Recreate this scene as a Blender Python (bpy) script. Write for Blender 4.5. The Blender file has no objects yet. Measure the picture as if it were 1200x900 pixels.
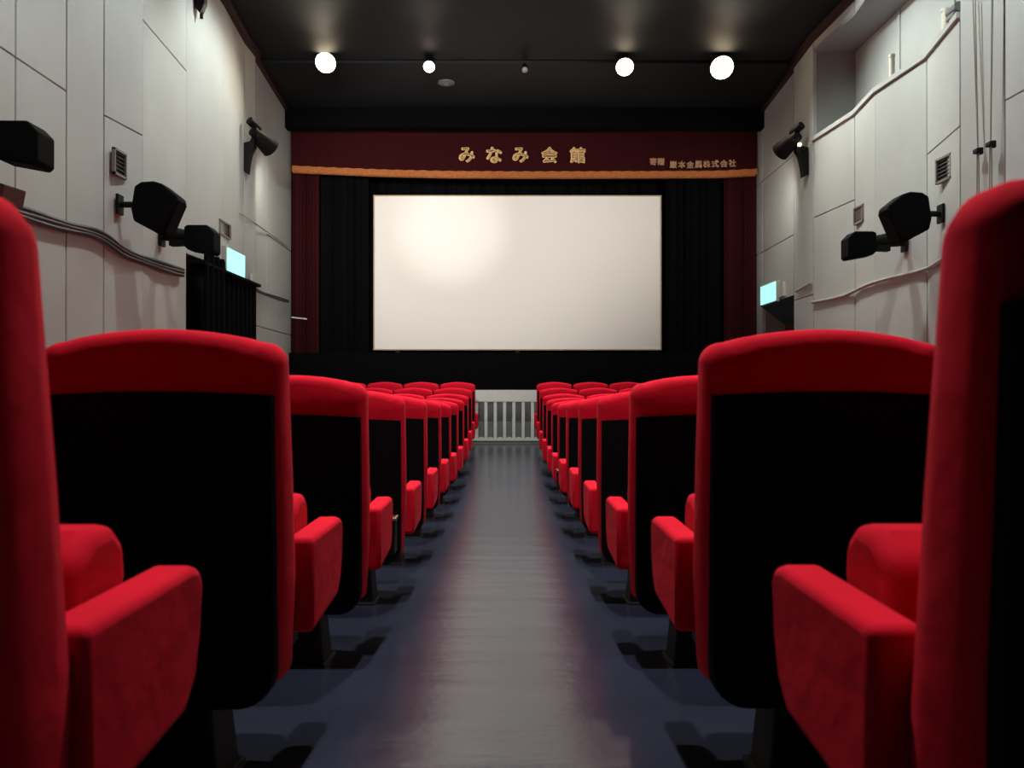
import bpy, bmesh, math, random
from mathutils import Vector, Matrix
random.seed(7)
scn = bpy.context.scene
C = scn.collection
PI = math.pi

# ------------------------------------------------------------------ camera
CZ = 0.80            # camera height; the photograph's horizon sits at pixel row 455
F = 1030.0           # focal length in pixels of the 1200 px frame
VX, VY = 595.5, 455.0
cam = bpy.data.cameras.new('camera')
cam.sensor_width = 36.0
cam.lens = 36.0 * F / 1200.0
cam.clip_start = 0.02
camo = bpy.data.objects.new('camera', cam); C.objects.link(camo)
camo.location = (0, 0, CZ)
camo.rotation_euler = (PI/2 + (VY-450)/F, 0, -(600-VX)/F)
cam.dof.use_dof = True
cam.dof.focus_distance = 9.0
cam.dof.aperture_fstop = 7.0
scn.camera = camo

# ------------------------------------------------------------------ world, exposure
w = bpy.data.worlds.new('world'); scn.world = w; w.use_nodes = True
w.node_tree.nodes['Background'].inputs[0].default_value = (0.01, 0.011, 0.013, 1)
w.node_tree.nodes['Background'].inputs[1].default_value = 0.2
scn.view_settings.view_transform = 'Standard'
scn.view_settings.look = 'None'
scn.view_settings.gamma = 1.0
scn.view_settings.use_curve_mapping = False
scn.view_settings.exposure = 0.0

LAMP_RAIL = 120      # watts of each lit rail spot
LAMP_AISLE = 1250     # watts of each recessed light over the aisle
LAMP_SIDE = 285      # watts of each recessed light washing a side wall
LAMP_WALL = 160
LAMP_SCREEN_FILL = 7000  # watts of the added, unseen beam that lights the screen

def spot_light(name, loc, target, watts, cone, blend, radius, color, parent=None):
    l = bpy.data.lights.new(name, 'SPOT'); l.energy = watts; l.spot_size = math.radians(cone)
    l.spot_blend = blend; l.shadow_soft_size = radius; l.color = color
    o = bpy.data.objects.new(name, l); C.objects.link(o)
    d = Vector(target) - Vector(loc)
    o.location = loc; o.rotation_euler = d.to_track_quat('-Z', 'Y').to_euler()
    return o

# ------------------------------------------------------------------ materials
def mat(name, col, rough=0.6, spec=0.5, metal=0.0, bump=0.0, bscale=60.0, bstretch=(1,1,1), var=0.0, vscale=3.0,
        emit=None, estr=0.0, sheen=0.0, sheen_tint=None, bump2=0.0, b2scale=8.0, coat=0.0, b2stretch=None):
    m = bpy.data.materials.new(name); m.use_nodes = True
    nt = m.node_tree; b = nt.nodes['Principled BSDF']
    b.inputs['Base Color'].default_value = (*col, 1)
    b.inputs['Roughness'].default_value = rough
    b.inputs['Metallic'].default_value = metal
    b.inputs['Specular IOR Level'].default_value = spec
    if sheen:
        b.inputs['Sheen Weight'].default_value = sheen
        b.inputs['Sheen Roughness'].default_value = 0.4
        b.inputs['Sheen Tint'].default_value = (*(sheen_tint or col), 1)
    if coat: b.inputs['Coat Weight'].default_value = coat
    if emit:
        b.inputs['Emission Color'].default_value = (*emit, 1); b.inputs['Emission Strength'].default_value = estr
    tc = nt.nodes.new('ShaderNodeTexCoord')
    def noise(scale, stretch, det):
        mp = nt.nodes.new('ShaderNodeMapping'); mp.inputs['Scale'].default_value = stretch
        nt.links.new(tc.outputs['Object'], mp.inputs[0])
        n = nt.nodes.new('ShaderNodeTexNoise'); n.inputs['Scale'].default_value = scale; n.inputs['Detail'].default_value = det
        nt.links.new(mp.outputs[0], n.inputs['Vector']); return n
    if var:
        n = noise(vscale, (1,1,1), 4)
        r = nt.nodes.new('ShaderNodeMapRange')
        r.inputs['From Min'].default_value = 0.3; r.inputs['From Max'].default_value = 0.7
        r.inputs['To Min'].default_value = 1-var; r.inputs['To Max'].default_value = 1+var
        nt.links.new(n.outputs['Fac'], r.inputs[0])
        mx = nt.nodes.new('ShaderNodeVectorMath'); mx.operation = 'SCALE'
        mx.inputs[0].default_value = col
        nt.links.new(r.outputs[0], mx.inputs['Scale'])
        nt.links.new(mx.outputs[0], b.inputs['Base Color'])
    last = None
    for st, sc, stt in ((bump, bscale, bstretch), (bump2, b2scale, b2stretch or bstretch)):
        if st:
            n = noise(sc, stt, 3)
            bp = nt.nodes.new('ShaderNodeBump'); bp.inputs['Strength'].default_value = st
            bp.inputs['Distance'].default_value = 0.01 if sc > 20 else 0.05
            nt.links.new(n.outputs['Fac'], bp.inputs['Height'])
            if last: nt.links.new(last, bp.inputs['Normal'])
            last = bp.outputs[0]
    if last: nt.links.new(last, b.inputs['Normal'])
    return m

M = {}
M['wall']    = mat('wall_paint', (0.50, 0.525, 0.50), 0.75, 0.3, bump=0.12, bscale=90, var=0.06, vscale=1.3)
M['back']    = mat('wall_backing', (0.30, 0.30, 0.28), 0.9, 0.2)
M['ceil']    = mat('ceiling_black', (0.010, 0.014, 0.017), 0.6, 0.25, bump=0.05, bscale=5, var=0.1)
M['floor']   = mat('floor_vinyl', (0.013, 0.016, 0.031), 0.25, 1.0, bump=0.06, bscale=40, var=0.25, vscale=2.0,
                   bump2=0.11, b2scale=3.0, b2stretch=(0.35, 1.6, 1))
M['red']     = mat('seat_red_fabric', (0.52, 0.006, 0.022), 0.9, 0.08, bump=0.08, bscale=420, bump2=0.10, b2scale=9,
                   sheen=0.02, sheen_tint=(1.0, 0.10, 0.12), var=0.08, vscale=6)
M['black']   = mat('seat_black_shell', (0.0025, 0.0025, 0.0035), 0.8, 0.08, bump=0.06, bscale=200)
M['metal']   = mat('black_painted_steel', (0.004, 0.004, 0.005), 0.6, 0.2)
M['blackcloth'] = mat('black_drape', (0.0016, 0.0016, 0.0026), 0.95, 0.1, bump=0.1, bscale=200)
M['redcloth']   = mat('red_drape', (0.030, 0.0018, 0.0034), 0.9, 0.15, bump=0.2, bscale=160)
M['gold']    = mat('gold_fringe', (0.40, 0.125, 0.03), 0.6, 0.3, bump=0.8, bscale=220, bstretch=(1,1,.1), var=0.25, vscale=25)
M['letter']  = mat('gold_letter', (0.95, 0.62, 0.25), 0.5, 0.4)
M['letter_small'] = mat('pale_gold_letter', (0.95, 0.58, 0.32), 0.5, 0.4)
M['screen']  = mat('screen_white', (0.86, 0.84, 0.79), 0.62, 0.4)
M['screen_edge'] = mat('screen_edge', (0.45, 0.36, 0.22), 0.8)
M['trimred'] = mat('dark_red_trim', (0.035, 0.004, 0.006), 0.5)
M['speaker'] = mat('speaker_black', (0.0018, 0.0018, 0.003), 0.8, 0.1, bump=0.2, bscale=250)
M['fence']   = mat('white_painted_wood', (0.56, 0.60, 0.57), 0.6, 0.3, var=0.05, vscale=8)
M['board']   = mat('grey_board', (0.17, 0.19, 0.19), 0.8, 0.2, var=0.12, vscale=6)
M['exit']    = mat('exit_panel', (0.2, 0.5, 0.48), 0.4, emit=(0.42, 1.0, 0.92), estr=1.05)
M['exitbox'] = mat('exit_housing', (0.35, 0.36, 0.34), 0.6)
M['cable']   = mat('grey_cable', (0.06, 0.066, 0.066), 0.6)
M['conduit'] = mat('painted_conduit', (0.50, 0.49, 0.45), 0.65)
M['vent']    = mat('vent_slats', (0.015, 0.016, 0.016), 0.6)
M['ventframe'] = mat('vent_frame', (0.22, 0.21, 0.18), 0.6)
M['ventlight'] = mat('vent_slats_pale', (0.20, 0.20, 0.18), 0.6)
M['wood']    = mat('brown_wood', (0.11, 0.035, 0.028), 0.6, var=0.3, vscale=10)
M['teal']    = mat('dark_teal_paint', (0.03, 0.06, 0.075), 0.5)
M['doorred'] = mat('maroon_door', (0.09, 0.006, 0.012), 0.5)
M['bulb']    = mat('lamp_lens', (1, 0.9, 0.75), 0.3, emit=(1.0, 0.80, 0.55), estr=16)
M['bulb_pink'] = mat('lamp_lens_pink', (1, 0.8, 0.75), 0.3, emit=(1.0, 0.72, 0.68), estr=10)
M['bulb_warm'] = mat('lamp_glow_warm', (1, 0.85, 0.6), 0.3, emit=(1.0, 0.80, 0.55), estr=5)
M['bulboff'] = mat('lamp_lens_unlit', (0.4, 0.4, 0.38), 0.25)
M['lampmetal'] = mat('lamp_housing', (0.003, 0.003, 0.0035), 0.6, 0.2)
M['cream']   = mat('cream_pipe', (0.75, 0.72, 0.60), 0.4)
M['soffit']  = mat('soffit_grey', (0.30, 0.32, 0.33), 0.8)
M['brass']   = mat('brass_rim', (0.75, 0.5, 0.28), 0.25, metal=1.0)
M['cord']    = mat('beige_cord', (0.26, 0.22, 0.17), 0.8)
M['grey']    = mat('grey_metal', (0.16, 0.18, 0.18), 0.5)

# ------------------------------------------------------------------ helpers
class MB:
    """collects geometry for ONE mesh"""
    def __init__(self): self.v = []; self.f = []
    def add(self, vs, fs):
        n = len(self.v); self.v += [tuple(p) for p in vs]; self.f += [tuple(i+n for i in f) for f in fs]; return self
    def box(self, x0, x1, y0, y1, z0, z1):
        return self.hexa([(x0,y0),(x1,y0),(x1,y1),(x0,y1)], z0, z1)
    def hexa(self, pts, z0, z1):       # plan polygon extruded in z
        n = len(pts)
        vs = [(p[0],p[1],z0) for p in pts] + [(p[0],p[1],z1) for p in pts]
        fs = [tuple(range(n-1,-1,-1)), tuple(range(n,2*n))] + [(i,(i+1)%n,n+(i+1)%n,n+i) for i in range(n)]
        return self.add(vs, fs)
    def prism_x(self, prof, x0, x1):   # (y,z) profile extruded in x
        n = len(prof)
        vs = [(x0,p[0],p[1]) for p in prof] + [(x1,p[0],p[1]) for p in prof]
        fs = [tuple(range(n-1,-1,-1)), tuple(range(n,2*n))] + [(i,(i+1)%n,n+(i+1)%n,n+i) for i in range(n)]
        return self.add(vs, fs)
    def prism_y(self, prof, y0, y1):   # (x,z) profile extruded in y
        n = len(prof)
        vs = [(p[0],y0,p[1]) for p in prof] + [(p[0],y1,p[1]) for p in prof]
        fs = [tuple(range(n-1,-1,-1)), tuple(range(n,2*n))] + [(i,(i+1)%n,n+(i+1)%n,n+i) for i in range(n)]
        return self.add(vs, fs)
    def rings(self, rings, cap=True):
        n = len(rings[0]); vs = [p for r in rings for p in r]; fs = []
        for k in range(len(rings)-1):
            for i in range(n):
                fs.append((k*n+i, k*n+(i+1)%n, (k+1)*n+(i+1)%n, (k+1)*n+i))
        if cap: fs += [tuple(range(n-1,-1,-1)), tuple(range((len(rings)-1)*n, len(rings)*n))]
        return self.add(vs, fs)
    def tube(self, pts, r, seg=8, rs=None):
        pts = [Vector(p) for p in pts]; rings = []
        up = Vector((0,0,1))
        for i, p in enumerate(pts):
            t = (pts[min(i+1,len(pts)-1)] - pts[max(i-1,0)]).normalized()
            a = t.cross(up)
            if a.length < 1e-3: a = t.cross(Vector((0,1,0)))
            a.normalize(); b = a.cross(t).normalized()
            rr = rs[i] if rs else r
            rings.append([p + rr*(math.cos(2*PI*k/seg)*a + math.sin(2*PI*k/seg)*b) for k in range(seg)])
        return self.rings(rings)
    def build(self, name, material, parent=None, bevel=0, bseg=2, smooth=False, loc=None, rot=None, angle=35):
        me = self.mesh(name, material, bevel, bseg, smooth, angle)
        return link(name, me, parent, loc, rot)
    def mesh(self, name, material, bevel=0, bseg=2, smooth=False, angle=35):
        me = bpy.data.meshes.new(name); me.from_pydata(self.v, [], self.f)
        bm = bmesh.new(); bm.from_mesh(me)
        bmesh.ops.recalc_face_normals(bm, faces=bm.faces[:])
        if bevel:
            ed = [e for e in bm.edges if len(e.link_faces) == 2 and e.calc_face_angle(0) > math.radians(angle)]
            bres = bmesh.ops.bevel(bm, geom=ed, offset=bevel, segments=bseg, profile=0.5, affect='EDGES', clamp_overlap=True)
        if smooth:
            for f in (bres['faces'] if bevel else bm.faces): f.smooth = True
            for e in bm.edges:
                if len(e.link_faces) == 2 and e.calc_face_angle(0) > math.radians(50): e.smooth = False
        bm.to_mesh(me); bm.free(); me.materials.append(material); return me

def link(name, data, parent=None, loc=None, rot=None):
    o = bpy.data.objects.new(name, data); C.objects.link(o)
    if parent: o.parent = parent
    if loc: o.location = loc
    if rot: o.rotation_euler = rot
    return o
def tag(o, label, cat, group=None):
    o['label'] = label; o['category'] = cat
    if group: o['group'] = group
    return o
def thing(name, label, cat, loc=(0,0,0), rot=(0,0,0), group=None):
    o = link(name, None, None, loc, rot); o.empty_display_size = .1
    return tag(o, label, cat, group)
def struct(o): o['kind'] = 'structure'; return o
def pz(py, Y): return CZ - (py-VY)*Y/F          # height of a pixel row at distance Y
def pxx(px, Y): return (px-VX)*Y/F
def onwall(px, py, X): Y = X*F/(px-VX); return Vector((X, Y, pz(py, Y)))
def on_plan(px, py, plan, off):
    X = -3.55 if px < VX else 4.15
    for _ in range(8):
        Y = X*F/(px-VX); X = interp(plan, Y) - math.copysign(off, X)
    return Vector((X, X*F/(px-VX), pz(py, X*F/(px-VX))))
def interp(tab, y):
    if y <= tab[0][0]: return tab[0][1]
    for (a, va), (b, vb) in zip(tab, tab[1:]):
        if y <= b: t = (y-a)/(b-a); return va + (vb-va)*t
    return tab[-1][1]

# ------------------------------------------------------------------ floor profile: dished, lowest at the middle rows
PITCH = 1.03; Y0 = 1.235; NROW = 12
A = [.25,.33,.41,.456,.4815,.512,.544,.556,.543,.508,.437,.346]
AH = 0.50           # armrest height above the floor
FT = [(-4.2, CZ-.02-AH+.12), (-.2, CZ-.13-AH)] + [(Y0+PITCH*i-.28, CZ-A[i]-AH) for i in range(NROW)] + [(15.8, CZ-.346-AH)]
def floor_raw(y): return interp(FT, y)
def floor_z(y): return sum(floor_raw(y+d) for d in (-.4,-.2,0,.2,.4))/5

XL0, XR0, YB, YF = -3.6, 4.2, -4.0, 15.0
m = MB()
ys = [YB-.2 + i*(15.8-YB+.2)/80 for i in range(81)]
rows = []
for y in ys: rows.append([(-4.2,y,floor_z(y)), (5.0,y,floor_z(y)), (5.0,y,floor_z(y)-.15), (-4.2,y,floor_z(y)-.15)])
m.rings(rows)
flo = struct(m.build('floor', M['floor'], smooth=True))

# ------------------------------------------------------------------ ceiling, gently falling toward the screen
def ceil_z(y): return CZ + (4.85 - .05*(max(y, 6)-11))
m = MB(); cuts = [YB-.2, 2, 6, 12.74]
m.rings([[(-4.2,y,ceil_z(y)), (5.0,y,ceil_z(y)), (5.0,y,ceil_z(y)+.2), (-4.2,y,ceil_z(y)+.2)] for y in cuts])
ceiling = struct(m.build('ceiling', M['ceil']))
m = MB()
m.rings([[(-4.2,y,ceil_z(y)-.035), (5.0,y,ceil_z(y)-.035), (5.0,y,ceil_z(y)+.2), (-4.2,y,ceil_z(y)+.2)] for y in (12.76, 15.8)])
m.build('ceiling_panel', M['ceil'], ceiling)
struct(MB().box(-4.0, 4.7, 14.5, 14.72, pz(151,14.6), ceil_z(14.6)).build('valance_shade_box', M['blackcloth']))  # black box added in place of the shade above the valance

# ------------------------------------------------------------------ side walls: folded panels with recessed joints
GAP = .011
SOFT = (8.42, 9.78, 10.9, 9.98, 13.3)
def ztop(y): return ceil_z(y) + .02
def wall(name, plan, out, splits, openings):
    """plan: (Y, X) fold points; splits: per-segment heights of joints; openings: per-segment (z0, z1) holes"""
    s = 1 if out > 0 else -1
    back = MB(); pans = []
    for k in range(len(plan)-1):
        (ya, xa), (yb, xb) = plan[k], plan[k+1]
        if yb - ya < .12:                         # a short return face
            back.hexa([(xa,ya),(xb,yb),(out,yb),(out,ya)], -.6, ztop(ya)); continue
        op = openings.get(k)
        spans = [(-.6, ztop(yb))]
        if op:
            spans = []
            if op[0] > -.5: spans.append((-.6, op[0]))
            if op[1] < ztop(yb)-.05: spans.append((op[1], ztop(yb)))
        for a, b in spans:
            back.hexa([(xa+s*.05,ya),(xb+s*.05,yb),(out,yb),(out,ya)], a, b)
            zz = [a] + [q for q in sorted(splits.get(k, [])) if a+.05 < q < b-.05] + [b]
            ga = .0012 if ya in SOFT else GAP; gb = .0012 if yb in SOFT else GAP
            for q in range(len(zz)-1):
                p0 = (xa+(xb-xa)*ga/(yb-ya), ya+ga); p1 = (xb-(xb-xa)*gb/(yb-ya), yb-gb)
                z0 = zz[q] + (GAP*.6 if q else 0); z1 = zz[q+1] - (GAP*.6 if q < len(zz)-2 else 0)
                pans.append(MB().hexa([p0, p1, (p1[0]+s*.055,p1[1]), (p0[0]+s*.055,p0[1])], z0, z1))
    wo = struct(back.build(name, M['back']))
    for p in pans: p.build('panel', M['wall'], wo, bevel=.003, bseg=1)
    return wo

R = lambda h: CZ + h
planL = [(YB,-3.6),(-2.6,-3.6),(-1.2,-3.6),(.2,-3.6),(1.6,-3.6),(3.0,-3.6),(4.3,-3.6),(5.5,-3.6),(6.43,-3.6),(7.17,-3.6),(7.79,-3.58),
         (8.42,-3.50),(9.78,-3.58),(10.9,-3.54),(12.0,-3.60),(12.45,-3.58),(12.5,-3.62),(13.3,-3.65),(YF,-3.70)]
spL = {k: [R(2.42)] for k in range(0, 9)}
spL.update({10:[R(2.42)], 11:[R(3.53)], 15:[R(2.36)], 16:[R(2.36),R(.9)], 17:[R(2.33),R(.9)]})
DOORTOP = R(1.50)
opL = {12:(-.6, DOORTOP), 13:(-.6, DOORTOP)}
wl = wall('wall_left', planL, -4.0, spL, opL)
planR = [(YB,4.2),(-2.6,4.2),(-1.2,4.2),(.2,4.2),(1.6,4.2),(3.0,4.2),(4.3,4.2),(5.5,4.2),(6.45,4.2),(7.37,4.18),(7.95,4.10),
         (8.93,4.27),(9.98,4.18),(10.78,4.264),(11.95,4.16),(12.8,4.17),(12.86,4.22),(14.62,4.24),(YF,4.24)]
spR = {k: [R(2.42)] for k in range(0, 9)}
LED, SOF = R(3.40), R(4.63)
spR.update({10:[R(2.38)], 13:[R(2.32)], 14:[R(1.28)], 16:[R(2.27), R(3.45)], 17:[R(2.27), R(3.45)]})
opR = {k: (LED, SOF) for k in (10,11,12,13)}
opR[16] = (-.6, R(1.37))
wr = wall('wall_right', planR, 4.95, spR, opR)
# recess behind the ledge
m = MB(); m.box(4.74, 4.95, 7.95, 11.95, LED-.1, SOF+.05); m.build('recess_back', M['wall'], wr)
MB().hexa([(4.10,7.95),(4.27,8.93),(4.18,9.98),(4.264,10.78),(4.16,11.95),(4.94,11.95),(4.94,7.95)], SOF-.04, SOF-.006).build('recess_soffit', M['soffit'], wr)
MB().hexa([(4.10,7.95),(4.27,8.93),(4.18,9.98),(4.264,10.78),(4.16,11.95),(4.94,11.95),(4.94,7.95)], LED-.05, LED).build('recess_floor', M['wall'], wr)
for yj in (9.3, 10.6):
    MB().box(4.725, 4.745, yj-.03, yj+.03, LED, SOF).build('recess_batten', M['wall'], wr)
led = MB()
pl = planR[10:15]
for (ya,xa),(yb,xb) in zip(pl, pl[1:]): led.hexa([(xa-.03,ya),(xb-.03,yb),(xb+.06,yb),(xa+.06,ya)], LED-.035, LED+.02)
led.build('ledge_cap', M['wall'], wr)
# back wall and front wall
wb = struct(MB().box(-4.2, 5.0, YB-.2, YB, -.6, 6.2).build('wall_back', M['metal']))
wf = struct(MB().box(-4.2, 5.0, 15.6, 15.8, -.6, 5.7).build('wall_front', M['blackcloth']))

# cornice trims along the wall heads
def cornice(name, plan, s):
    m = MB()
    for (ya,xa),(yb,xb) in zip(plan, plan[1:]):
        m.add([(xa-s*.07,ya,ceil_z(ya)-.09),(xb-s*.07,yb,ceil_z(yb)-.09),(xb+s*.05,yb,ceil_z(yb)-.09),(xa+s*.05,ya,ceil_z(ya)-.09),
               (xa-s*.07,ya,ceil_z(ya)+.01),(xb-s*.07,yb,ceil_z(yb)+.01),(xb+s*.05,yb,ceil_z(yb)+.01),(xa+s*.05,ya,ceil_z(ya)+.01)],
              [(0,1,2,3),(4,5,6,7),(0,1,5,4),(1,2,6,5),(2,3,7,6),(3,0,4,7)])
    return struct(m.build(name, M['trimred']))
cornice('trim_2', planL[7:], -1); cornice('trim_3', planR[7:], 1)

# red door in its recess, right wall
d = struct(MB().box(4.62, 4.68, 12.86, 14.62, -.1, R(1.37)).build('door_1', M['doorred']))
for k in (0, 1):
    MB().box(4.60, 4.625, 12.98+.82*k, 13.68+.82*k, floor_z(13.5)+.2, R(1.05)).build('door_panel', M['doorred'], d, bevel=.008)
    MB().box(4.57, 4.60, 13.66+.1*k, 13.70+.1*k, floor_z(13.5)+.95, floor_z(13.5)+1.15).build('handle', M['metal'], d, bevel=.006)
tl = MB().prism_y([(4.20,R(1.37)),(4.66,R(1.02)),(4.66,R(1.37))], 12.86, 14.62)
struct(tl.build('trim_4', M['teal']))

# ------------------------------------------------------------------ screen end
def drape(name, x0, x1, y, z0, z1, folds, depth, material, parent=None, bottom=None, seg=10):
    m = MB(); n = int(folds*seg); fr = []; bk = []
    vs = []
    for i in range(n+1):
        t = i/n; x = x0 + (x1-x0)*t
        yy = y + depth*math.sin(t*folds*2*PI) + depth*.4*math.sin(t*folds*1.37*2*PI+1)
        zb = bottom(x) if bottom else z0
        vs += [(x,yy,zb),(x,yy,z1),(x,yy+.012,zb),(x,yy+.012,z1)]
    fs = []
    for i in range(n):
        a, b = 4*i, 4*i+4
        fs += [(a,b,b+1,a+1),(a+2,a+3,b+3,b+2),(a,a+2,b+2,b),(a+1,b+1,b+3,a+3)]
    fs += [(0,1,3,2),(4*n,4*n+2,4*n+3,4*n+1)]
    m.add(vs, fs); return m.build(name, material, parent, smooth=True)
YS = 15.2
sc = thing('cinema_screen', 'wide white cinema screen hung in front of black drapes', 'screen', (pxx(606.5,YS), YS, pz(409,YS)))
sw, sh = 335*YS/F, 179*YS/F
MB().box(-sw/2, sw/2, 0, .03, 0, sh).build('screen_sheet', M['screen'], sc)
for k in (-1, 0, 1):
    MB().box(k*sw*.42-.04, k*sw*.42+.04, .035, .11, floor_z(YS)-pz(409,YS)-.01, sh).build('frame_post', M['metal'], sc)
e = MB()
for a in ((-sw/2-.02,-sw/2,0,sh),(sw/2,sw/2+.02,0,sh),(-sw/2-.02,sw/2+.02,-.02,0),(-sw/2-.02,sw/2+.02,sh,sh+.02)):
    e.box(a[0],a[1],-.01,.035,a[2],a[3])
e.build('screen_border', M['screen_edge'], sc)
tag(drape('backdrop_curtain', -3.8, 4.5, 15.42, floor_z(15.3), 5.3, 40, .04, M['blackcloth']), 'black pleated backdrop curtain filling the wall behind the white screen', 'curtain')
tag(drape('masking_curtain', pxx(372,15.08), pxx(432,15.08), 15.08, R(.6), R(3.8), 7, .03, M['blackcloth']), 'black masking curtain between screen and the red drape on the black-doorway-curtain side', 'curtain')
tag(drape('masking_curtain', pxx(781,15.08), pxx(852,15.08), 15.08, R(.6), R(3.8), 8, .03, M['blackcloth']), 'black masking curtain between screen and the red drape on the maroon-door side', 'curtain')
tag(drape('red_curtain', -3.68, pxx(374,14.95), 14.95, R(.6), R(3.8), 4, .035, M['redcloth']), 'narrow dark red stage curtain with a thin pale rod across it', 'curtain')
tag(drape('red_curtain', pxx(849,14.95), 4.22, 14.95, R(.6), R(3.8), 4, .035, M['redcloth']), 'narrow dark red stage curtain beside the maroon door wall', 'curtain')
tag(MB().tube([(-3.66,14.86,pz(372,14.86)),(pxx(360,14.86),14.86,pz(374,14.86))], .012).build('curtain_rod', M['fence']), 'thin pale rod sticking out across the red stage curtain', 'rod')
st = struct(MB().box(-3.95, 4.6, 14.82, 15.05, -.4, R(.60)).build('trim_5', M['blackcloth']))
def fr_z(px): # row of the fringe centre
    return interp([(340,197.5),(400,200),(450,202),(520,203.5),(610,204),(760,203.5),(840,203),(888,200.5)], px)
YV = 14.80
def val_bottom(x): return pz(fr_z(VX + x*F/YV), YV)
va = thing('valance', 'dark red pleated valance with gold fringe and gold Japanese lettering above screen', 'curtain', (0,0,0))
drape('valance_cloth', -3.66, 4.22, YV+.05, 0, ceil_z(14.8)-.02, 30, .008, M['redcloth'], va, bottom=val_bottom, seg=8)
g = MB(); n = 120; rings = []
for i in range(n+1):
    x = -3.64 + (4.21+3.64)*i/n; z = val_bottom(x) + .006*math.sin(i*1.9)
    rings.append([(x,YV,z-.05),(x,YV,z+.05),(x,YV+.03,z+.05),(x,YV+.03,z-.05)])
g.rings(rings); g.build('gold_fringe', M['gold'], va)
tz = MB()
for i in range(260):
    x = -3.62 + 7.8*i/260; z = val_bottom(x)
    tz.box(x, x+.018, YV+.002, YV+.02, z-.075, z-.045)
tz.build('fringe_tassels', M['gold'], va)['kind'] = 'stuff'
def letters(chars, pxs, pys, hpx, material, off):
    for ch, px, py in zip(chars, pxs, pys):
        cu = bpy.data.curves.new('letter', 'FONT'); cu.body = ch; cu.size = 1.0; cu.extrude = .02
        cu.resolution_u = 3
        to = bpy.data.objects.new('tmp', cu); C.objects.link(to)
        me = bpy.data.meshes.new_from_object(to.evaluated_get(bpy.context.evaluated_depsgraph_get()))
        bpy.data.objects.remove(to)
        if off:                                   # heavier brush weight: the glyph laid over itself with small shifts
            vv = [v.co.copy() for v in me.vertices]; ff = [tuple(p.vertices) for p in me.polygons]; mb = MB()
            for q in range(9):
                dx, dy = (0, 0) if q == 8 else (off*math.cos(q*PI/4), off*math.sin(q*PI/4))
                mb.add([(v.x+dx, v.y+dy, v.z - (0 if q == 8 else .002*q)) for v in vv], ff)
            me = bpy.data.meshes.new('letter'); me.from_pydata(mb.v, [], mb.f)
        xs = [v.co.x for v in me.vertices]; zs = [v.co.y for v in me.vertices]
        cx, cy = (min(xs)+max(xs))/2, (min(zs)+max(zs))/2; hh = max(max(zs)-min(zs), max(xs)-min(xs), .2)
        s = hpx*YV/F/hh
        for v in me.vertices:
            v.co = ((v.co.x-cx)*s, -v.co.z*.4, (v.co.y-cy)*s)
        me.materials.clear(); me.materials.append(material); me.name = 'letter'
        link('letter', me, va, (pxx(px,YV), YV+.012, pz(py,YV)))
letters('みなみ会館', [547,579,610,644,677], [181,181,181,181,181], 19, M['letter'], .035)
letters('寄贈', [766,775], [188.5,188.5], 8.5, M['letter_small'], .02)
letters('巌本金属株式会社', [789.5,799.5,809.5,819,829,839,849,859], [192,192,192,191.7,191.3,191,190.7,190.3], 8.5, M['letter_small'], .02)

# white railing before the screen
YR = 13.4; fz = floor_z(YR)
fe = thing('railing', 'white wooden railing with vertical bars across the end of the aisle', 'railing', (0, YR, fz))
ft = pz(457,YR)-fz; x0, x1 = -1.62, 1.72
MB().box(x0, x1, -.03, .03, ft-.18, ft).build('top_rail', M['fence'], fe, bevel=.006)
bar = MB().box(-.024,.024,-.02,.02,.05,ft-.17).mesh('bar', M['fence'], bevel=.004, bseg=1)
arch = MB()
arch.rings([[(.075*.82*math.cos(t), yy, .045+.06*math.sin(t)) for t in [PI*k/8 for k in range(9)]] for yy in (-.025,.025)])
arch = arch.mesh('scallop', M['fence'])
x = x0+.05
sp = 10.9*YR/F
k0 = int((x0 - pxx(569.5,YR))/sp)
for k in range(k0, 40):
    x = pxx(569.5,YR) + k*sp
    if x > x1-.03: break
    if x < x0+.03: continue
    link('bar', bar, fe, (x,0,0))
    if x+sp/2 < x1: link('scallop', arch, fe, (x+sp/2, -.005, 0))
MB().box(x0, x1, -.02, .05, -.01, .04).build('bottom_rail', M['board'], fe, bevel=.006)
MB().box(x0, x1, .16, .19, -.01, ft-.05).build('back_board', M['board'], fe)

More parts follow.
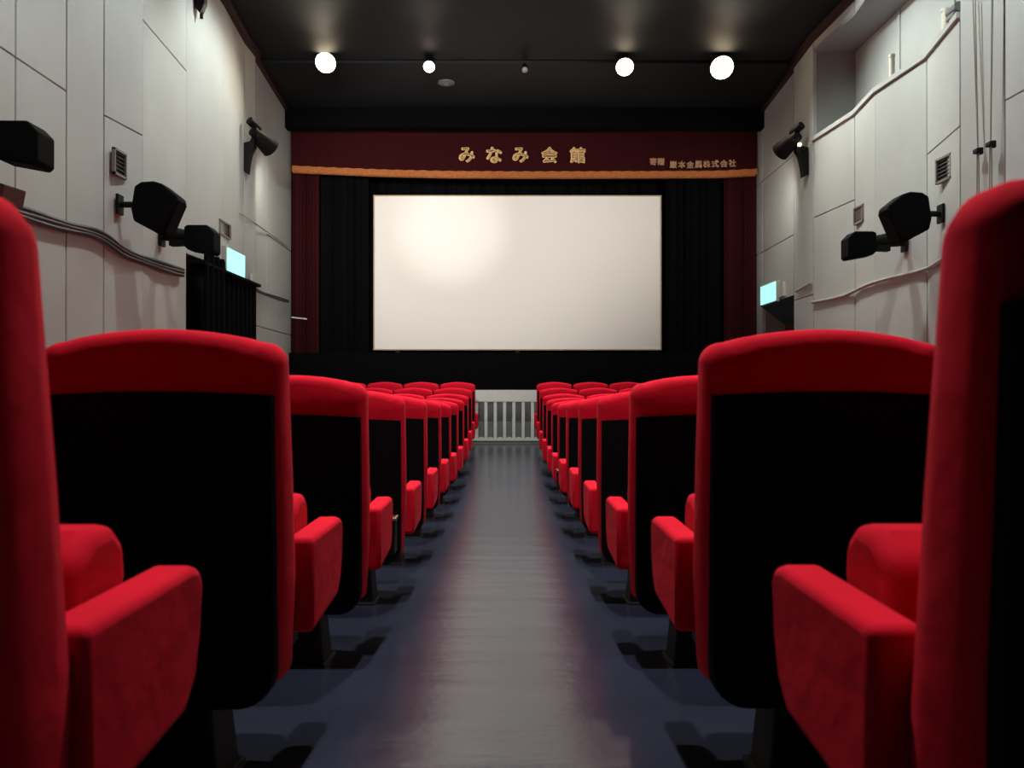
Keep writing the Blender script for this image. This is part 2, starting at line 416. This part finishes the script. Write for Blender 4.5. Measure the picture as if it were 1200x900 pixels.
# ------------------------------------------------------------------ seats
def seat_meshes():
    S = {}
    # backrest: arched outline lofted through its thickness
    def outline(hw, zb, zt, arch, r, N=7):
        pts = []
        pts.append((-hw*.93, zb)); pts.append((hw*.93, zb))
        pts.append((hw*.99, zb+.2)); pts.append((hw, zb+.42))
        zc = zt-arch
        for k in range(N+1):
            a = PI/2*k/N; pts.append((hw-r+r*math.cos(a), zc-r+r*math.sin(a)))
        for k in range(1, 12):
            t = k/12; xx = (hw-r)*(1-2*t); pts.append((xx, zc+arch*math.sin(PI*t)**.8))
        for k in range(N, -1, -1):
            a = PI/2*k/N; pts.append((-hw+r-r*math.cos(a), zc-r+r*math.sin(a)))
        pts.append((-hw, zb+.42)); pts.append((-hw*.99, zb+.2))
        return pts
    ol = outline(.243, .225, .945, .026, .042)
    rings = []
    for t, ins in ((0,.030),(.05,.014),(.14,.004),(.3,0),(.6,.0),(.8,.006),(.93,.022),(1,.05)):
        ring = []
        for x, z in ol:
            zc = .58
            xx = x*(1-ins/.242); zz = zc + (z-zc)*(1-ins/.36)
            h = (z-.225)/.7
            yr = .035*(1-h); th = .205 - .09*h
            ring.append((xx, yr + th*t, zz))
        rings.append(ring)
    S['backrest'] = MB().rings(rings).mesh('backrest', M['red'], smooth=True)
    # rear shell
    pr = []
    hw, zb, zt, rb = .231, .185, .812, .07
    for k in range(7):
        a = -PI/2*(1-k/6); pr.append((hw-.004-rb+rb*math.cos(a), zb+rb+rb*math.sin(a)))
    pr.append((hw, .5)); pr.append((hw, zt))
    for k in range(1, 8): t = k/8; pr.append((hw*(1-2*t), zt+.008*math.sin(PI*t)))
    pr.append((-hw, zt)); pr.append((-hw, .5))
    for k in range(7):
        a = PI+PI/2*(k/6); pr.append((-hw+.004+rb+rb*math.cos(a), zb+rb+rb*math.sin(a)))
    rr = []
    for dy in (-.012, -.004, .03):
        rr.append([(x*(1 if dy > -.01 else .985), .035*(1-(z-.225)/.7)+dy, z) for x, z in pr])
    S['back_panel'] = MB().rings(rr).mesh('back_panel', M['black'], smooth=True)
    # tipped-up cushion
    prof = [(.245,.27),(.33,.255),(.375,.29),(.445,.50),(.44,.545),(.405,.575),(.35,.572),(.305,.545),(.255,.32)]
    S['seat_cushion'] = MB().prism_x(prof, -.2, .2).mesh('seat_cushion', M['red'], bevel=.022, bseg=3, smooth=True)
    un = [(.342,.275),(.376,.285),(.451,.49),(.432,.505)]
    S['underside_panel'] = MB().prism_x(un, -.17, .17).mesh('underside_panel', M['black'], bevel=.006)
    ap = [(.19,.500),(.49,.502),(.52,.495),(.533,.47),(.524,.40),(.505,.345),(.465,.310),(.19,.290)]
    for key, xc in (('armL', -.237), ('armR', .237), ('armL2', -.265), ('armR2', .265)):
        S[key] = MB().prism_x(ap, xc-.031, xc+.031).mesh('armrest', M['red'], bevel=.014, bseg=3, smooth=True, angle=40)
        s = 1 if xc > 0 else -1
        S[key+'b'] = MB().box(*sorted((xc-s*.02, s*.12)), .20, .27, .255, .298).mesh('arm_bracket', M['metal'], bevel=.006)
    S['frame'] = MB().box(-.2, .2, .05, .27, .215, .26).mesh('seat_frame', M['metal'], bevel=.008)
    S['pedestal'] = MB().rings([[(-a,.06,z),(a,.06,z),(a,b,z),(-a,b,z)] for a, b, z in ((.105,.22,.004),(.10,.21,.03),(.085,.19,.22))]).mesh('pedestal', M['metal'], bevel=.01)
    S['base'] = MB().box(-.11, .11, .04, .24, -.022, .010).mesh('base_plate', M['metal'], bevel=.005)
    S['box'] = MB().box(-.0,.055, .50,.58,.285,.41).mesh('ashtray_box', M['metal'], bevel=.006)
    S['boxrim'] = MB().box(-.004,.060, .495,.585,.41,.422).mesh('rim', M['brass'], bevel=.005)
    return S
S = seat_meshes()
ORD = ['first','second','third','fourth','fifth','sixth','seventh','eighth','ninth','tenth','eleventh','twelfth']
AC = -.03           # aisle centre
def seat(block, i, j):
    """block: -1 curtained-doorway side, +1 maroon-door side; i row away from the camera; j place from the aisle"""
    s = block
    x = AC + s*(.665 + .50*j)
    y = Y0 + PITCH*i - .53
    z = floor_z(y+.20)
    side = 'curtained-doorway side' if s < 0 else 'maroon-door side'
    rowtxt = ORD[NROW-1-i] + ' row from the white railing'
    if j == 0: lab = 'red cinema chair beside the aisle, ' + side + ', ' + rowtxt
    else: lab = 'red cinema chair ' + ORD[j] + ' from the aisle, ' + side + ', ' + rowtxt
    root = thing('cinema_chair', lab, 'chair', (x, y, z), (0, 0, math.radians(random.uniform(-.5,.5))), 'red cinema chairs in rows')
    off = (.018, .02, 0) if (s < 0 and i == 0 and j == 0) else (0, 0, 0)   # this chair's back sits loose on its frame
    link('backrest', S['backrest'], root, loc=off)
    link('back_panel', S['back_panel'], root, loc=off)
    cu = link('seat_cushion', S['seat_cushion'], root)
    link('underside_panel', S['underside_panel'], cu)
    link('seat_frame', S['frame'], root)
    p = link('pedestal', S['pedestal'], root)
    slope = math.atan((floor_z(y+.35)-floor_z(y-.05))/.4)
    link('base_plate', S['base'], p, rot=(slope,0,0), loc=(0,0,floor_z(y)-z))
    keys = ['armL' if s > 0 else 'armR']
    if j == (4 if s < 0 else 5): keys.append('armR2' if s > 0 else 'armL2')
    for k in keys:
        a = link('armrest', S[k], root); link('arm_bracket', S[k+'b'], a)
    if j == 0 and ((s < 0 and i == 2) or (s > 0 and i == 5)):
        b = link('ashtray_box', S['box'], root, (.222 if s < 0 else -.222-.055, 0, 0)); b['label'] = 'small black box with metal rim on armrest side'
        link('rim', S['boxrim'], b)
    return root
for i in range(NROW):
    for j in range(5): seat(-1, i, j)
    for j in range(6): seat(1, i, j)

# ------------------------------------------------------------------ lamps on the rail before the screen
YL = 12.62
rail = tag(MB().tube([(-3.58, YL+.26, pz(70,YL+.26)), (4.12, YL+.26, pz(71.5,YL+.26))], .018).build('lighting_rail', M['lampmetal']), 'thin black lighting rail running across the ceiling from wall to wall', 'rail')
def rail_lamp(px, py, lit, size, label, material):
    p = Vector((pxx(px,YL), YL, pz(py,YL)))
    t = thing('spotlight', label, 'spotlight', p, group='spotlights on the ceiling rail')
    zr = pz(70.7,YL+.26) - p.z
    d = Vector((0,-1,-.75)).normalized()
    c = MB().tube([-d*.16, -d*.15, d*.03, d*.05], 0, 16, [size*.55, size*.8, size*1.08, size*1.12])
    c.build('lamp_can', M['lampmetal'], t, smooth=True)
    MB().tube([(0,.24,zr), (0,.2,zr*.6), -d*.14], .014).build('bracket', M['lampmetal'], t)
    MB().tube([d*.045, d*.06, d*.075], 0, 16, [size, size*.9, size*.5]).build('lens', material, t, smooth=True)
    if lit:
        spot_light('spot_light', p + d*.12, p + d*.12 + d, LAMP_RAIL*lit, 110, .7, .08, (1.0, .86, .70))
rail_lamp(382, 72, 1.0, .15, 'lit warm spotlight on ceiling rail, the one above the curtained doorway side end', M['bulb'])
rail_lamp(503, 76.5, .3, .085, 'small pinkish lit spotlight on ceiling rail beside a round ceiling disc', M['bulb_pink'])
rail_lamp(615, 80, 0, .045, 'tiny unlit spotlight at the middle of the ceiling rail', M['bulboff'])
rail_lamp(732, 76.5, .8, .13, 'lit warm spotlight on ceiling rail next to the tiny unlit one', M['bulb'])
rail_lamp(846, 77, 1.2, .17, 'largest brightest warm spotlight on ceiling rail, maroon-door side end', M['bulb'])
zc = ceil_z(13.45)-.035
sd = thing('smoke_detector', 'round dark ceiling disc beside the pinkish spotlight', 'detector', (pxx(523,13.45),13.45,zc))
MB().tube([(0,0,0),(0,0,-.02),(0,0,-.035)],0,20,[.13,.13,.10]).build('disc', M['grey'], sd, smooth=True)
MB().tube([(0,0,-.03),(0,0,-.06)],0,12,[.05,.03]).build('sensor_cap', M['grey'], sd, smooth=True)

# recessed house lights over the seats
ring = MB()
ring.rings([[(r*math.cos(2*PI*k/20), r*math.sin(2*PI*k/20), z) for k in range(20)] for r, z in ((.15,.0),(.15,-.02),(.11,-.02),(.10,-.004))], cap=False)
ring = ring.mesh('ring', M['lampmetal'], smooth=True)
disc = MB().tube([(0,0,-.003),(0,0,-.008)], .105, 20).mesh('diffuser', M['bulb_warm'])
def house_light(xx, yy, label, group, watts, cone, target, col):
    zc = ceil_z(yy)
    t = thing('house_light', label, 'ceiling light', (xx,yy,zc), group=group)
    link('ring', ring, t); link('diffuser', disc, t)
    spot_light('house_spot', (xx,yy,zc-.03), target, watts, cone, .7, .09, col)
for a, (yy, kk) in enumerate(((10.3,1.0), (7.6,1.0), (5.0,1.0), (2.5,1.0))):
    house_light(0, yy, 'round recessed ceiling light over the aisle, %s from the lighting rail' % ORD[a], 'house lights over the aisle',
                LAMP_AISLE*kk, 80, (0, yy, 0), (1.0,.95,.89))
for sx, side in ((-2.0, 'curtained-doorway'), (2.6, 'maroon-door')):
    for a, yy in enumerate((10.2, 7.4, 4.6)):
        house_light(sx, yy, 'round recessed ceiling light along the %s wall, %s from the lighting rail' % (side, ORD[a]), 'house lights along the walls',
                    LAMP_SIDE*(1.35 if sx > 0 else 1.0), 102, (sx*2.1, yy, 2.5), (.92,1.0,.97))

# ------------------------------------------------------------------ things on the walls
def extr(prof_px, px0, py0, Y, ylen, name, material, parent, bevel=.02, x_off=0):
    """side outline given in metres relative to the mount point"""
    return MB().prism_y(prof_px, -ylen/2, ylen/2).build(name, material, parent, bevel=bevel, bseg=3, smooth=True)
def big_speaker(px, py, X, s, label):
    Y = X*F/(px-VX); t = thing('surround_speaker', label, 'speaker', (X, Y, pz(py,Y)), group='large wall speakers')
    k = .0076
    pr = [(4,19),(12,24),(26,25),(36,22),(54,8),(55,3),(38,-36),(33,-38),(3,-22),(0,-8)]
    pr = [(s*(a*k), b*k) for a, b in pr]
    MB().prism_y(pr, -.12, .12).build('cabinet', M['speaker'], t, bevel=.018, bseg=3, smooth=True)
    MB().add([(s*.41,-.10,.015),(s*.288,-.10,-.27),(s*.288,.10,-.27),(s*.41,.10,.015),
              (s*.425,-.10,.008),(s*.302,-.10,-.28),(s*.302,.10,-.28),(s*.425,.10,.008)],
             [(0,1,2,3),(4,5,6,7),(0,1,5,4),(1,2,6,5),(2,3,7,6),(3,0,4,7)]).build('grille', M['speaker'], t)
    dx = abs(interp(planL if s > 0 else planR, Y)) - abs(X) - .012
    MB().box(*sorted((-s*dx, -s*dx+s*.025)), -.06, .06, -.09, .09).build('wall_plate', M['metal'], t, bevel=.005)
    MB().tube([(-s*dx,0,0),(s*.05,0,0)], .028).build('arm', M['metal'], t)
big_speaker(160, 240, -3.38, 1, 'large black wedge speaker on the wall beside the curtained doorway')
big_speaker(1087, 250, 4.02, -1, 'large black wedge speaker on the wall below the recessed ledge')
def small_speaker(px, py, X, s, label):
    Y = X*F/(px-VX); t = thing('wall_speaker', label, 'speaker', (X, Y, pz(py,Y)), group='small box speakers')
    k = .0088
    pr = [(20,14),(24,16),(46,16),(54,8),(54,-14),(51,-17),(24,-12),(20,-8)]
    MB().prism_y([(s*a*k, b*k) for a, b in pr], -.11, .11).build('cabinet', M['speaker'], t, bevel=.012, bseg=2, smooth=True)
    dx = abs(interp(planL if s > 0 else planR, Y)) - abs(X) - .01
    MB().box(*sorted((-s*dx, -s*dx+s*.03)), -.06, .06, -.06, .10).build('wall_plate', M['metal'], t, bevel=.005)
    MB().tube([(-s*dx,0,.03),(s*.05,0,.06),(s*.2,0,.04)], .05, 10, [.03,.075,.06]).build('swivel_joint', M['metal'], t, smooth=True)
    MB().prism_y([(s*0,.09),(s*.2,.08),(s*.2,-.05),(s*0,-.06)], -.05, .05).build('arm', M['metal'], t, bevel=.01)
small_speaker(200, 282, -3.42, 1, 'small black box speaker on a swivel arm above the curtained doorway')
small_speaker(1043, 288, 4.05, -1, 'small black box speaker on a swivel arm, conduit wall opposite the curtained doorway')
small_speaker(-30, 172, -3.50, 1, 'small black box speaker above the brown block on the cabled wall')

def vent(px, py, X, wy, hz, s, label, sl):
    p = onwall(px, py, X); t = thing('wall_vent', label, 'vent', p, group='wall vents')
    f = MB()
    for a in ((-wy/2,wy/2,-hz/2,-hz/2+.02),(-wy/2,wy/2,hz/2-.02,hz/2),(-wy/2,-wy/2+.02,-hz/2,hz/2),(wy/2-.02,wy/2,-hz/2,hz/2)):
        f.box(*sorted((s*.0, s*.03)), *a)
    f.build('frame', M['ventframe'], t)
    MB().box(*sorted((-s*.0, s*.006)), -wy/2+.015, wy/2-.015, -hz/2+.015, hz/2-.015).build('backing', sl, t)
    n = 6
    for k in range(n):
        z = -hz/2 + .03 + (hz-.06)*k/(n-1)
        MB().add([(s*.006,-wy/2+.02,z+.006),(s*.022,-wy/2+.02,z-.008),(s*.022,wy/2-.02,z-.008),(s*.006,wy/2-.02,z+.006),
                  (s*.006,-wy/2+.02,z+.010),(s*.022,-wy/2+.02,z-.004),(s*.022,wy/2-.02,z-.004),(s*.006,wy/2-.02,z+.010)],
                 [(0,1,2,3),(4,5,6,7),(0,1,5,4),(1,2,6,5),(2,3,7,6),(3,0,4,7)]).build('slat', sl, t)
vent(138.5, 192, -3.545, .25, .24, 1, 'dark square wall vent above the large speaker, curtained-doorway wall', M['vent'])
vent(262, 269, -3.56, .44, .19, 1, 'dark small wall vent above the exit sign over the curtained doorway', M['vent'])
vent(1110, 197, 4.17, .30, .24, -1, 'dark square wall vent with pale frame beside the pull cords', M['vent'])
vent(1009.5, 251, 4.245, .30, .21, -1, 'pale grey wall vent above the small speaker under the ledge', M['ventlight'])

def wall_lamp(px, py, X, s, label):
    Y = X*F/(px-VX); p = Vector((X, Y, pz(py,Y)))
    t = thing('wall_spotlight', label, 'spotlight', p, group='wall spotlights')
    # tapering bracket fixed to the wall
    k = .0115
    pr = [(-s*.02,-.01),(s*.14,.03),(s*.15,-.05),(s*.10,-.14),(s*.07,-.26),(s*.05,-.42),(-s*.02,-.38)]
    MB().prism_y(pr, -.06, .06).build('bracket', M['lampmetal'], t, bevel=.006)
    d = Vector((s*.42, .72, -.42)).normalized(); c0 = Vector((s*.22, 0, .06))
    MB().tube([c0-d*.18, c0-d*.17, c0-d*.10, c0-d*.02, c0+d*.14, c0+d*.2], 0, 18, [.05,.07,.075,.105,.125,.13]).build('lamp_can', M['lampmetal'], t, smooth=True)
    MB().tube([c0-d*.24+Vector((0,0,.09)), c0-d*.04+Vector((0,0,.10))], .055, 12).build('ballast_tube', M['lampmetal'], t, smooth=True)
    MB().tube([c0+d*.18, c0+d*.205], .118, 18).build('lens', M['bulb_warm'], t)
    ys = MB(); ys.tube([(s*.07,0,0),(s*.13,-.09,.05),c0+Vector((0,-.15,0))], .014); ys.build('yoke', M['lampmetal'], t)
    spot_light('wall_spot', p+c0+d*.25, p+c0+d*.25+d, LAMP_WALL, 150, .9, .1, (1.0,.95,.86))
    return t
wall_lamp(287, 168, -3.60, 1, 'black wall spotlight on bracket above the exit sign, curtained-doorway wall')
tR = wall_lamp(945, 172, 4.13, -1, 'black wall spotlight on bracket beside the recessed ledge')
MB().box(-.16, -.12, -.19, -.15, -.03, .015).build('indicator', M['bulb_warm'], tR, bevel=.006)

def exit_sign(X, ya, yb, zc, h, s, label):
    yc = (ya+yb)/2; t = thing('exit_sign', label, 'exit sign', (X, yc, zc), group='exit signs'); L = (yb-ya)/2
    MB().box(*sorted((0, s*.07)), -L-.015, L+.015, -h/2-.015, h/2+.015).build('housing', M['exitbox'], t, bevel=.008)
    MB().box(*sorted((s*.068, s*.085)), -L, L, -h/2, h/2).build('lit_panel', M['exit'], t, bevel=.012, bseg=3)
pa = onwall(264, 312, -3.50); pb = onwall(284.5, 312, -3.50)
exit_sign(-3.55, pa.y, pb.y, R(1.60), .29, 1, 'glowing cyan white exit sign above the black doorway curtain')
pa = onwall(910, 350, 4.15); pb = onwall(892.5, 350, 4.15)
exit_sign(4.22, pa.y, pb.y, R(1.46)+.05, .30, -1, 'glowing cyan white exit sign above the maroon door')
tag(MB().box(-3.57,-3.53, 12.15,12.38, R(1.46), R(1.58)).build('junction_box', M['conduit'], bevel=.008), 'small pale junction box beside the curtained doorway', 'box')
tag(MB().box(4.18,4.23, 13.35,13.55, R(1.40), R(1.62)).build('junction_box', M['conduit'], bevel=.008), 'small pale junction box beside the exit sign over the maroon door', 'box')

# black curtain in the doorway, left wall
dc = thing('doorway_curtain', 'black floor-length curtain closing the doorway under the exit sign', 'curtain', (-3.47, 11.0, floor_z(11)))
cm = MB(); n = 90; vs = []; ya, yb = 9.92, 12.12
for i in range(n+1):
    t = i/n; y = ya + (yb-ya)*t - 11.0; x = .03*math.sin(t*24*PI) + (.05 if t < .3 else 0)
    zb = floor_z(y+11) - floor_z(11) + .02; zt = R(1.50) - floor_z(11) + (.04 if t < .36 else -.06)
    vs += [(x,y,zb),(x,y,zt),(x-.012,y,zb),(x-.012,y,zt)]
fs = []
for i in range(n):
    a, b = 4*i, 4*i+4; fs += [(a,b,b+1,a+1),(a+2,a+3,b+3,b+2),(a,a+2,b+2,b),(a+1,b+1,b+3,a+3)]
cm.add(vs, fs + [(0,1,3,2),(4*n,4*n+2,4*n+3,4*n+1)]); cm.build('curtain_cloth', M['blackcloth'], dc, smooth=True)
MB().box(-.10,.07, ya-11.05, yb-11.0, R(1.39)-floor_z(11), R(1.43)-floor_z(11)).build('curtain_rail', M['blackcloth'], dc, bevel=.01)
struct(MB().box(-3.95,-3.90, 9.78, 12.0, -.5, DOORTOP).build('door_2', M['metal']))

# cable bundle on the left wall
def cable(pts, X, r, name, label, material, strands, cat, dz=.03):
    P = [on_plan(a, b, planL if a < VX else planR, X) for a, b in pts]
    # smooth the path
    Q = []
    for i in range(len(P)-1):
        p0, p1, p2, p3 = P[max(i-1,0)], P[i], P[i+1], P[min(i+2,len(P)-1)]
        for k in range(6):
            t = k/6
            Q.append(.5*((2*p1)+(-p0+p2)*t+(2*p0-5*p1+4*p2-p3)*t*t+(-p0+3*p1-3*p2+p3)*t**3))
    Q.append(P[-1])
    t = thing(name, label, cat, Q[0])
    for sidx in range(strands):
        off = Vector((0,0,(sidx-(strands-1)/2)*dz))
        MB().tube([q-Q[0]+off*(1+.25*math.sin(i*.5+sidx)) for i, q in enumerate(Q)], r, 7).build('strand', material, t, smooth=True)
    return t
cable([(-40,230),(5,244),(30,251),(78,265),(118,277),(150,297),(185,311),(215,319)], .035, .020, 'cable_bundle', 'grey cable bundle sagging along the wall toward the curtained doorway', M['cable'], 3, 'cable', .03)
cable([(292,331),(303,341),(318,347),(338,353)], .03, .013, 'cable_bundle', 'short dark cables between the curtained doorway and the red stage curtain', M['cable'], 2, 'cable', .025)
cable([(281,250),(297,260),(318,275),(337,289)], .012, .005, 'wire', 'thin pale wire looping on the wall under the wall spotlight', M['cord'], 1, 'wire')
cable([(952.5,354),(975,350),(993,345),(1008,338),(1023,331.5),(1050,324),(1086,315),(1107,303),(1130,294)], .03, .022, 'conduit', 'pale painted conduit running along the wall below the two speakers', M['conduit'], 1, 'conduit')
cable([(934,341),(951,331)], .03, .02, 'conduit', 'short pale conduit piece on the pilaster beside the maroon door', M['conduit'], 1, 'conduit')

# pull cords, right wall
def pull_cord(kx, ky, tx, X, label):
    kn = onwall(kx, ky, X); t = thing('pull_cord', label, 'cord', kn, group='pull cords on cleats')
    tops = [Vector((X, kn.y+d, ceil_z(kn.y)-.1)) for d in tx]
    for p in tops: MB().tube([p-kn, Vector((0,0,0))], .006, 6).build('cord', M['cord'], t)
    for d in (-.04,.04): MB().tube([(0,d*.3,0),(0,d,-2.0)], .006, 6).build('cord', M['cord'], t)
    MB().box(-.028,.01,-.04,.04,-.02,.02).build('cleat', M['metal'], t, bevel=.008)
    MB().box(.0,.04,-.02,.02,-.03,.03).build('cleat_base', M['metal'], t, bevel=.006)
pull_cord(1148, 176, (.16,.08), 4.08, 'pull cord on the lower dark cleat, wall beside the square vent')
pull_cord(1163, 168, (-.06,-.09), 4.08, 'pull cord on the higher dark cleat, wall beside the square vent')

# things on the ledge, top of walls, left edge
for px, p0, p1, lab in ((1047,66,90,'short cream pipe standing on the ledge near its far end'), (1109.5,7,32,'short cream pipe standing on the ledge near the grey clamp')):
    X = 4.27; Y = X*F/(px-VX); zb = LED+.02
    t = thing('pipe_stub', lab, 'pipe', (X,Y,zb), group='pipe stubs on the ledge')
    MB().tube([(0,0,0),(0,0,.27)], .03, 14).build('pipe', M['cream'], t, smooth=True)
    MB().tube([(0,0,.26),(0,0,.29),(0,0,.30)], 0, 14, [.036,.036,.02]).build('cap', M['cream'], t, smooth=True)
    MB().tube([(0,0,0),(0,0,.012)], .05, 14).build('flange', M['cream'], t)
cl = thing('clamp', 'dark grey metal clamp at the near end of the ledge', 'clamp', (4.14, 8.12, LED+.02))
MB().box(-.05,.06,-.07,.07,0,.05).build('clamp_body', M['grey'], cl, bevel=.012)
MB().tube([(0,-.09,.09),(0,.09,.09)], .045, 12).build('clamp_roller', M['grey'], cl, smooth=True)
hb = thing('ceiling_bracket', 'small black bracket high on the wall by the ceiling trim', 'bracket', onwall(236, 5, -3.50))
MB().prism_y([(-.06,.30),(.06,.30),(.05,0),(.0,-.12),(-.06,-.05)], -.05, .05).build('bracket_body', M['metal'], hb, bevel=.01)
MB().tube([(0,0,-.08),(0,0,-.16)], .02).build('bracket_pin', M['metal'], hb)
bp = onwall(0, 228, -3.40)
bl = thing('wooden_block', 'reddish brown wooden block on the wall below the black box speaker', 'block', bp, (0, math.radians(12), math.radians(-8)))
MB().box(-.10,.10,-.10,.12,-.065,.065).build('block', M['wood'], bl, bevel=.008)
MB().box(-.09,.02,-.09,.11,.065,.073).build('block_top', M['cord'], bl)
MB().box(-.19,-.09,-.04,.04,.0,.06).build('mount', M['metal'], bl)

# unseen projector added at the back wall to brighten the screen
pj = thing('projector', 'unseen grey projector added at the rear wall to light the screen', 'projector', (-.55, -3.62, R(2.6)))
MB().box(-.25,.25,-.36,.2,0,.4).build('projector_body', M['grey'], pj, bevel=.03, bseg=3)
MB().tube([(0,.2,.2),(0,.32,.2)], 0, 18, [.09,.08]).build('projector_lens', M['lampmetal'], pj, smooth=True)
MB().box(-.35,.35,-.38,.25,-.05,0).build('shelf', M['grey'], pj, bevel=.006)
pl0 = Vector((-.55,-3.25,R(2.8)))
tgt = Vector((pxx(528,YS), YS, pz(268,YS)))
spot_light('screen_fill_beam', pl0, tgt, LAMP_SCREEN_FILL, 27, 1.0, .03, (1.0,.955,.90))  # added wide fill over the whole screen
spot_light('screen_hotspot_fill', pl0, tgt, LAMP_SCREEN_FILL*.55, 7.5, 1.0, .03, (1.0,.98,.94))  # added narrow fill that makes the bright spot on the screen
